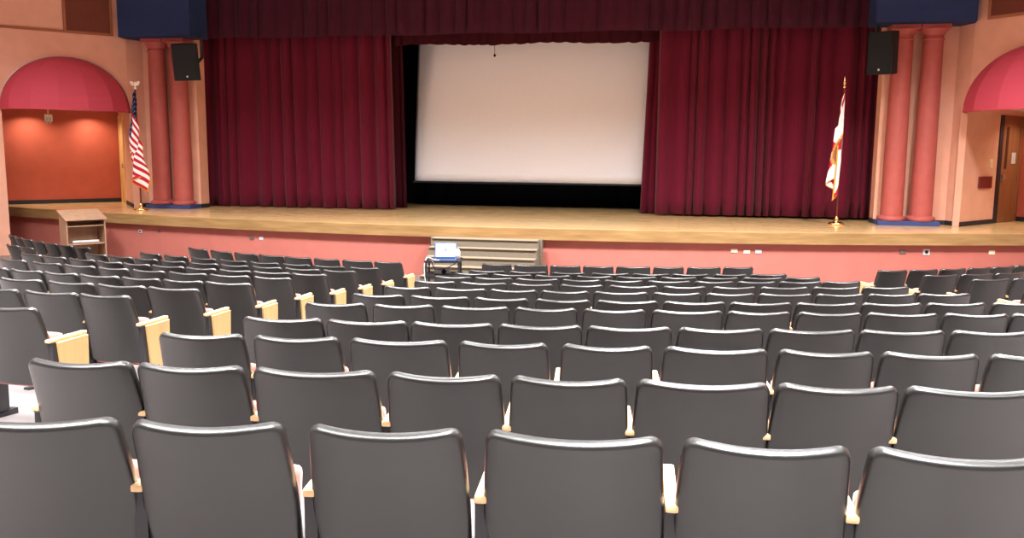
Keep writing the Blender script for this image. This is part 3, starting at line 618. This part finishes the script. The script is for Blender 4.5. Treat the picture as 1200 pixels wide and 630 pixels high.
# ------------------------------------------------------------------ auditorium seats
# (block, row): (x, y, row angle, back width) in metres, one tuple per seat, row 1 nearest the camera, row 12 below the stage
SEATS = {
    ('C', 1): [(-1.944, 2.162, 0.1853, 0.53), (-1.404, 2.254, 0.1526, 0.475), (-0.855, 2.329, 0.1189, 0.475), (-0.283, 2.387, 0.0837, 0.53), (0.277, 2.424, 0.0489, 0.475), (0.802, 2.441, 0.0162, 0.475)],
    ('C', 2): [(-2.548, 3.137, 0.0825, 0.475), (-2.043, 3.18, 0.0878, 0.475), (-1.495, 3.23, 0.0936, 0.53), (-0.937, 3.284, 0.0995, 0.475), (-0.416, 3.337, 0.105, 0.475), (0.129, 3.396, 0.1107, 0.53), (0.66, 3.457, 0.1163, 0.475), (1.192, 3.521, 0.1219, 0.53)],
    ('C', 3): [(-2.554, 4.116, 0.1214, 0.475), (-2.023, 4.18, 0.1167, 0.475), (-1.46, 4.244, 0.1118, 0.53), (-0.893, 4.306, 0.1068, 0.475), (-0.344, 4.364, 0.1019, 0.475), (0.221, 4.42, 0.097, 0.53), (0.778, 4.473, 0.092, 0.475), (1.294, 4.52, 0.0875, 0.475), (1.821, 4.565, 0.0828, 0.475)],
    ('C', 4): [(-2.519, 5.021, 0.0936, 0.53), (-1.957, 5.078, 0.1069, 0.53), (-1.402, 5.141, 0.12, 0.53), (-0.838, 5.213, 0.1332, 0.53), (-0.274, 5.292, 0.1464, 0.53), (0.297, 5.38, 0.1597, 0.53), (0.865, 5.476, 0.1729, 0.53), (1.425, 5.577, 0.1859, 0.53), (1.991, 5.688, 0.1989, 0.53)],
    ('C', 5): [(-2.594, 6.082, 0.1361, 0.475), (-2.065, 6.155, 0.1385, 0.475), (-1.514, 6.232, 0.141, 0.53), (-0.97, 6.31, 0.1434, 0.475), (-0.449, 6.386, 0.1458, 0.475), (0.101, 6.467, 0.1483, 0.53), (0.633, 6.547, 0.1506, 0.475), (1.16, 6.628, 0.153, 0.475), (1.696, 6.711, 0.1554, 0.53), (2.236, 6.797, 0.1578, 0.475), (2.729, 6.876, 0.16, 0.475)],
    ('C', 6): [(-2.608, 7.056, 0.0431, 0.475), (-2.047, 7.087, 0.0675, 0.53), (-1.497, 7.13, 0.0915, 0.475), (-0.957, 7.186, 0.1151, 0.475), (-0.402, 7.257, 0.1394, 0.53), (0.169, 7.345, 0.1645, 0.53), (0.733, 7.446, 0.1894, 0.53), (1.294, 7.56, 0.2143, 0.53), (1.852, 7.689, 0.2392, 0.53), (2.411, 7.833, 0.2642, 0.53), (2.988, 7.997, 0.2903, 0.53)],
    ('C', 7): [(-2.67, 8.091, 0.0422, 0.475), (-2.124, 8.121, 0.067, 0.53), (-1.589, 8.163, 0.0912, 0.475), (-1.075, 8.217, 0.1147, 0.475), (-0.525, 8.287, 0.1398, 0.53), (0.019, 8.37, 0.1647, 0.475), (0.537, 8.463, 0.1886, 0.475), (1.072, 8.572, 0.2133, 0.53), (1.606, 8.694, 0.2381, 0.475), (2.116, 8.825, 0.262, 0.475), (2.642, 8.973, 0.2868, 0.53)],
    ('C', 8): [(-2.674, 9.087, 0.0439, 0.475), (-2.121, 9.119, 0.0702, 0.53), (-1.574, 9.164, 0.0962, 0.475), (-1.019, 9.225, 0.1226, 0.475), (-0.457, 9.302, 0.1495, 0.53), (0.101, 9.394, 0.1763, 0.475), (0.64, 9.497, 0.2023, 0.475), (1.185, 9.616, 0.2287, 0.53), (1.753, 9.757, 0.2565, 0.53), (2.305, 9.91, 0.2836, 0.53)],
    ('C', 9): [(-2.734, 10.094, 0.0429, 0.475), (-2.223, 10.122, 0.0683, 0.475), (-1.678, 10.167, 0.0954, 0.53), (-1.136, 10.226, 0.1224, 0.475), (-0.626, 10.296, 0.148, 0.475), (-0.078, 10.385, 0.1755, 0.53), (0.464, 10.489, 0.2029, 0.475), (0.977, 10.601, 0.2289, 0.475), (1.508, 10.732, 0.256, 0.53), (2.013, 10.872, 0.282, 0.475)],
    ('C', 10): [(-2.722, 10.986, 0.0456, 0.475), (-2.159, 11.02, 0.075, 0.53), (-1.613, 11.069, 0.1035, 0.475), (-1.064, 11.134, 0.1323, 0.475), (-0.51, 11.216, 0.1614, 0.53), (0.04, 11.314, 0.1904, 0.475), (0.585, 11.427, 0.2194, 0.475), (1.138, 11.559, 0.2489, 0.53), (1.668, 11.701, 0.2775, 0.475)],
    ('C', 11): [(-2.686, 11.802, 0.0499, 0.53), (-2.091, 11.842, 0.0825, 0.53), (-1.506, 11.899, 0.1146, 0.475), (-0.916, 11.977, 0.1471, 0.53), (-0.348, 12.07, 0.1785, 0.53), (0.207, 12.179, 0.2094, 0.53), (0.76, 12.306, 0.2404, 0.475), (1.305, 12.448, 0.2711, 0.53)],
    ('C', 12): [(-2.831, 13.141, 0.0454, 0.475), (-2.28, 13.175, 0.078, 0.53), (-1.73, 13.227, 0.1106, 0.475), (-1.213, 13.293, 0.1414, 0.475), (-0.666, 13.379, 0.174, 0.53), (-0.115, 13.486, 0.2072, 0.475), (0.437, 13.612, 0.2406, 0.53), (0.972, 13.752, 0.2732, 0.475)],
    ('L', 4): [(-4.539, 4.92, -0.047, 0.53)],
    ('L', 5): [(-4.516, 5.932, -0.0484, 0.475), (-5.039, 5.964, -0.0761, 0.53), (-5.638, 6.02, -0.1079, 0.53)],
    ('L', 6): [(-4.484, 6.826, -0.0491, 0.53), (-5.04, 6.862, -0.08, 0.53), (-5.613, 6.917, -0.112, 0.53), (-6.227, 6.997, -0.1464, 0.53)],
    ('L', 7): [(-4.438, 7.699, -0.0491, 0.53), (-4.961, 7.733, -0.0798, 0.475), (-5.477, 7.782, -0.1102, 0.475), (-6.014, 7.85, -0.1419, 0.53), (-6.546, 7.935, -0.1735, 0.475), (-7.055, 8.032, -0.2038, 0.475), (-7.613, 8.157, -0.2373, 0.53)],
    ('L', 8): [(-4.467, 8.709, -0.0539, 0.475), (-5.018, 8.749, -0.0882, 0.53), (-5.582, 8.808, -0.1234, 0.53), (-6.138, 8.887, -0.1583, 0.475), (-6.68, 8.983, -0.1924, 0.475), (-7.235, 9.102, -0.2277, 0.53), (-7.814, 9.247, -0.2647, 0.53), (-8.474, 9.441, -0.3075, 0.53)],
    ('L', 9): [(-4.412, 9.562, -0.0535, 0.475), (-4.93, 9.599, -0.0878, 0.53), (-5.454, 9.654, -0.1225, 0.475), (-5.967, 9.726, -0.1567, 0.475), (-6.494, 9.819, -0.1919, 0.53), (-7.03, 9.933, -0.2281, 0.475), (-7.524, 10.057, -0.2616, 0.475), (-8.065, 10.212, -0.2988, 0.53), (-8.663, 10.41, -0.3403, 0.53), (-9.199, 10.611, -0.378, 0.53)],
    ('L', 10): [(-4.411, 10.497, -0.057, 0.475), (-4.958, 10.539, -0.0956, 0.53), (-5.508, 10.602, -0.1345, 0.475), (-6.039, 10.684, -0.1722, 0.475), (-6.576, 10.788, -0.2107, 0.53), (-7.137, 10.92, -0.2512, 0.475), (-7.665, 11.066, -0.2896, 0.475), (-8.213, 11.242, -0.3301, 0.53), (-8.788, 11.453, -0.3732, 0.53)],
    ('L', 11): [(-4.442, 11.483, -0.0633, 0.475), (-5.006, 11.531, -0.1058, 0.53), (-5.55, 11.6, -0.147, 0.475), (-6.116, 11.697, -0.1901, 0.53), (-6.701, 11.823, -0.2351, 0.53), (-7.295, 11.98, -0.2812, 0.53), (-7.901, 12.171, -0.3289, 0.53), (-8.5, 12.391, -0.3768, 0.53)],
    ('L', 12): [(-4.557, 12.833, -0.0802, 0.475), (-5.107, 12.89, -0.1265, 0.53), (-5.675, 12.976, -0.1746, 0.475), (-6.236, 13.089, -0.2225, 0.53), (-6.793, 13.229, -0.2706, 0.53), (-7.354, 13.4, -0.3197, 0.53), (-7.947, 13.613, -0.3725, 0.53), (-8.557, 13.872, -0.428, 0.53)],
    ('R', 12): [(3.223, 13.56, 0.3491, 0.475), (3.719, 13.758, 0.4189, 0.475), (4.201, 13.991, 0.4887, 0.475), (4.665, 14.256, 0.5585, 0.475), (5.109, 14.554, 0.6283, 0.475), (5.532, 14.881, 0.6981, 0.475)],
    ('R', 11): [(3.619, 12.555, 0.384, 0.53), (4.159, 12.793, 0.4538, 0.53), (4.68, 13.068, 0.5236, 0.53)],
    ('R', 10): [(3.936, 11.592, 0.3665, 0.53), (4.48, 11.821, 0.4363, 0.53)],
    ('R', 9): [(4.198, 10.564, 0.3491, 0.53)],
    ('F', 12): [(-10.659, 13.561, -0.3316, 0.475), (-11.155, 13.746, -0.3875, 0.475), (-11.641, 13.958, -0.4433, 0.475), (-12.114, 14.197, -0.4992, 0.475), (-12.572, 14.462, -0.555, 0.475), (-13.015, 14.753, -0.6109, 0.475), (-13.442, 15.067, -0.6667, 0.475)],
    ('F', 11): [(-11.234, 12.871, -0.4189, 0.475), (-11.711, 13.101, -0.4887, 0.475)],
}
CH = .839; RL = .24
def shell_mesh(W, name, z0=.27, z1=CH, t0=0, t1=.042, r=.038, wrap=.055, inset0=0, bulge=0):
    """curved rounded-rectangle panel; layers from rear (t0) to front (t1)"""
    vs = []
    k = 5
    for i in range(k+1): vs.append(('b', i/k))
    for i in range(1, 8): vs.append(('m', i/8))
    for i in range(k+1): vs.append(('t', i/k))
    nu = 16
    bmn = bmesh.new()
    def pos(u, v, ins, yo):
        rr = max(r-ins, .01); hw = W/2-inset0-ins; za = z0+ins+inset0; zb = z1-ins-inset0
        kind, t = v
        if kind == 'b': a = PI/2*(1-t); z = za+rr*(1-math.sin(a)); x = hw-rr*(1-math.cos(a))
        elif kind == 't': a = PI/2*t; z = zb-rr*(1-math.sin(a)); x = hw-rr*(1-math.cos(a))
        else: z = za+rr+(zb-za-2*rr)*t; x = hw
        x = u*(x+.019*math.sin(PI/2*min(1, (z1-z)/.38)))
        z -= .010*(1-(u)**2) if z > .7 else 0
        y = wrap*(2*x/W)**2*(.6+.4*(z-z0)/(z1-z0))+RL*(z1-z)+.05*math.sin(PI*min(1, max(0, (z1-z)/(z1-z0))))*.5+yo
        z += .34*yo*min(1, max(0, (z-.62)/.18))
        return (x, y, z)
    layers = [(t0, .012), (t0+.003, .005), (t0+.009, .001), (t0+.013, 0), (t1-.010, 0), (t1-.003, .004), (t1, .012)]
    def grid(ins, yo, bl=0):
        g = []
        for v in vs:
            row = []
            for i in range(nu+1):
                u = -1+2*i/nu; x, y, z = pos(u, v, ins, yo)
                if bl: y += bl*(1-u**4)*(1-((z-z0)/(z1-z0)*2-1)**4)
                row.append(bmn.verts.new((x, y, z)))
            g.append(row)
        return g
    def border(g): return [g[0][i] for i in range(nu+1)]+[g[j][nu] for j in range(1, len(vs))]+[g[-1][i] for i in range(nu-1, -1, -1)]+[g[j][0] for j in range(len(vs)-2, 0, -1)]
    g0 = grid(layers[0][1], layers[0][0]); g1 = grid(layers[-1][1], layers[-1][0], bulge)
    for g, fl in ((g0, 0), (g1, 1)):
        for a, b in zip(g, g[1:]):
            for i in range(nu):
                q = (a[i], a[i+1], b[i+1], b[i]); bmn.faces.new(q if not fl else q[::-1])
    loops = [border(g0)]
    for yo, ins in layers[1:-1]:
        lp = []
        idx = [(0, i) for i in range(nu+1)]+[(j, nu) for j in range(1, len(vs))]+[(len(vs)-1, i) for i in range(nu-1, -1, -1)]+[(j, 0) for j in range(len(vs)-2, 0, -1)]
        for j, i in idx: lp.append(bmn.verts.new(pos(-1+2*i/nu, vs[j], ins, yo)))
        loops.append(lp)
    loops.append(border(g1)); n = len(loops[0])
    for a, b in zip(loops, loops[1:]):
        for i in range(n): bmn.faces.new((a[(i+1) % n], a[i], b[i], b[(i+1) % n]))
    bmesh.ops.recalc_face_normals(bmn, faces=bmn.faces[:])
    return bmn
def mesh_of(bm, name, m, smooth=True, autos=None):
    me = bpy.data.meshes.new(name); bm.to_mesh(me); bm.free(); me.materials.append(m)
    if smooth:
        for p in me.polygons: p.use_smooth = True
        if autos: me.set_sharp_from_angle(angle=math.radians(autos))
    return me
def rounded_box_mesh(name, dims, m, bev, mtx=None, seg=3):
    bm = bmesh.new(); box(bm, *dims)
    bmesh.ops.bevel(bm, geom=bm.edges[:], offset=bev, segments=seg, affect='EDGES', profile=.6)
    if mtx:
        bmesh.ops.transform(bm, matrix=mtx, verts=bm.verts[:])
    return mesh_of(bm, name, m, True, 50)
def support_mesh(x, s):
    """cast standard below the arm; s = side on which the seat hangs"""
    bm = bmesh.new()
    profile(bm, [(.10, -.02), (.10, .0), (.20, .04), (.22, .50), (.14, .584), (.43, .584), (.36, .48), (.29, .40), (.28, .04), (.38, .0), (.38, -.045), (.30, -.045)], x-.020, x+.020)
    box(bm, x-.03, x+.03, .06, .40, -.04, .012)
    box(bm, x-.021, x+.021, .15, .30, .18, .583)
    box(bm, x-.031, x+.031, .225, .30, .03, .57)
    box(bm, x-.046, x+.046, .20, .31, .03, .235)
    box(bm, x, x+s*.055, .20, .24, .30, .50)
    box(bm, x, x+s*.055, .22, .30, .34, .40)
    return mesh_of(bm, 'support_leg', M['blackmetal'], False)
WS = (.475, .53)
MESH = {}
for W in WS:
    sx = W/2+.024
    MESH[W] = dict(
        shell=mesh_of(shell_mesh(W, 'backrest'), 'backrest', M['shell'], True, 60),
        cushion=mesh_of(shell_mesh(W, 'back_cushion', z0=.36, z1=CH-.03, t0=.042, t1=.082, r=.05, inset0=.035, bulge=.012), 'back_cushion', M['salmon'], True, 60),
        seat=rounded_box_mesh('seat', (-W/2+.010, W/2-.010, 0, .072, -.02, .375), M['salmon'], .032, Matrix.Translation((0, .195, .265)) @ Matrix.Rotation(math.radians(-11), 4, 'X')),
        pan=rounded_box_mesh('seat_pan', (-W/2+.03, W/2-.03, .070, .092, .0, .33), M['shell'], .01, Matrix.Translation((0, .195, .265)) @ Matrix.Rotation(math.radians(-11), 4, 'X')),
        arm_l=rounded_box_mesh('armrest', (-sx-.021, -sx+.021, .125, .49, .586, .612), M['cap'], .010, None, 2),
        arm_r=rounded_box_mesh('armrest', (sx-.021, sx+.021, .125, .49, .586, .612), M['cap'], .010, None, 2),
        leg_l=support_mesh(-sx, 1), leg_r=support_mesh(sx, -1))
    for s, nm in ((-1, 'panel_l'), (1, 'panel_r')):
        bm = bmesh.new(); xa, xb = sorted((s*(sx+.018), s*(sx+.04)))
        profile(bm, [(.25, -.015), (.185, .584), (.478, .584), (.45, -.045)], xa, xb)
        bmesh.ops.bevel(bm, geom=bm.edges[:], offset=.003, segments=1, affect='EDGES')
        MESH[W][nm] = mesh_of(bm, 'end_panel', M['maple'], False)
def part(name, me, parent, label=None):
    o = bpy.data.objects.new(name, me); COL.objects.link(o); o.parent = parent
    if label: o['label'] = label
    return o
ORD = ['', 'first', 'second', 'third', 'fourth', 'fifth', 'sixth', 'seventh', 'eighth', 'ninth', 'tenth', 'eleventh']
GR = {'C': 'tip-up seats in the middle block', 'L': 'tip-up seats in the left block', 'R': 'tip-up seats in the right block', 'F': 'tip-up seats in the far left corner block'}
def seat_label(b, k, j):
    fs = {12: 'front row below the stage', 11: 'second row from the stage', 10: 'third row from the stage', 9: 'fourth row from the stage'}
    if b == 'C':
        if k == 1: return 'grey-backed tip-up seat, %s from left in the row nearest the camera' % ORD[j]
        row = fs.get(k) or ({8: 'fifth row from the stage', 7: 'sixth row from the stage'}.get(k)) or '%s row from the camera' % ORD[k]
        return 'grey-backed tip-up seat, %s from left in the %s, middle block' % (ORD[j], row)
    if b == 'L':
        row = fs.get(k) or ('row nearest the camera' if k == 4 else '%s row from the camera' % ORD[k-3])
        return 'grey-backed tip-up seat, %s from the aisle, %s, left block' % (ORD[j], row)
    if b == 'R':
        return 'grey-backed tip-up seat, %s from the aisle, %s, right block' % (ORD[j], fs[k])
    return 'dark tip-up seat, %s from the right end, %s row of far-left corner block' % (ORD[j], 'front' if k == 12 else 'second')
for (b, k), row in SEATS.items():
    n = len(row)
    order = sorted(range(n), key=lambda i: row[i][0])
    for j, (x, y, th, W) in enumerate(row, 1):
        z = floor_z(x, y)
        t = empty('auditorium_seat', (x, y, z), th, seat_label(b, k, j), 'seat', GR[b])
        ms = MESH[W]
        part('backrest', ms['shell'], t); part('back_cushion', ms['cushion'], t, 'salmon pink back cushion')
        sp = part('seat', ms['seat'], t, 'tipped-up salmon pink seat cushion'); part('seat_pan', ms['pan'], sp)
        part('support_leg', ms['leg_l'], t); part('armrest', ms['arm_l'], t, 'pale wooden arm cap')
        first, last = order[0] == j-1, order[-1] == j-1
        if last: part('support_leg', ms['leg_r'], t); part('armrest', ms['arm_r'], t, 'pale wooden arm cap')
        if first and (b == 'R' or (b == 'C' and k >= 2)): part('end_panel', ms['panel_l'], t, 'pale maple end panel')
        if last and (b in 'LF' or (b == 'C' and k >= 7)): part('end_panel', ms['panel_r'], t, 'pale maple end panel')

# ------------------------------------------------------------------ lights
def area(x, y, z, sx, sy, e, col=(.97, .98, 1), rx=0, rz=0, name='ceiling_lamp'):
    l = bpy.data.lights.new(name, 'AREA'); l.shape = 'RECTANGLE'; l.size = sx; l.size_y = sy; l.energy = e; l.color = col
    o = bpy.data.objects.new(name, l); COL.objects.link(o); o.location = (x, y, z); o.rotation_euler = (rx, 0, rz); l.spread = math.radians(150); return o
for yy, e, sp in ((1.5, 900, 80), (5, 560, 66), (8.5, 480, 62), (12.5, 1180, 138)):
    for xx, wx in ((-13, .58), (-8.5, .9), (-4, 1.0), (.5, 1.15), (5, 1.5)):
        area(xx, yy, H-.1, 1.2, 1.2 if yy > 12 else 3.2, e*(wx if yy > 12 else 1)).data.spread = math.radians(sp)
for s in (-1, 1):
    for uu in (.75, 2.25):
        p = P0+RD*2.35+U*uu; x, y = place(p, s); area(x, y, 3.62, .22, .22, 28 if s < 0 else 22, (1, .84, .62), name='alcove_downlight').data.spread = math.radians(140)
w = bpy.data.worlds.new('world'); SC.world = w; w.use_nodes = True
w.node_tree.nodes['Background'].inputs[0].default_value = (1, .93, .86, 1); w.node_tree.nodes['Background'].inputs[1].default_value = .1

# ------------------------------------------------------------------ camera
cam = bpy.data.cameras.new('camera'); co = bpy.data.objects.new('camera', cam); COL.objects.link(co)
p, yw, r = .1365, .193, .0085
F = Vector((-math.sin(yw)*math.cos(p), math.cos(yw)*math.cos(p), -math.sin(p)))
Rr = Vector((math.cos(yw), math.sin(yw), 0)); Uu = Rr.cross(F)
R3 = math.cos(r)*Rr+math.sin(r)*Uu; U3 = -math.sin(r)*Rr+math.cos(r)*Uu
m4 = Matrix(((R3.x, U3.x, -F.x, 0), (R3.y, U3.y, -F.y, 0), (R3.z, U3.z, -F.z, CAMZ), (0, 0, 0, 1)))
co.matrix_world = m4
cam.sensor_width = 36; cam.lens = 30.0; cam.clip_start = .05
SC.camera = co
vs_ = SC.view_settings
SC.display_settings.display_device = 'sRGB'
vs_.view_transform = 'Standard'; vs_.look = 'None'; vs_.gamma = 1; vs_.use_curve_mapping = False
vs_.exposure = EXPO
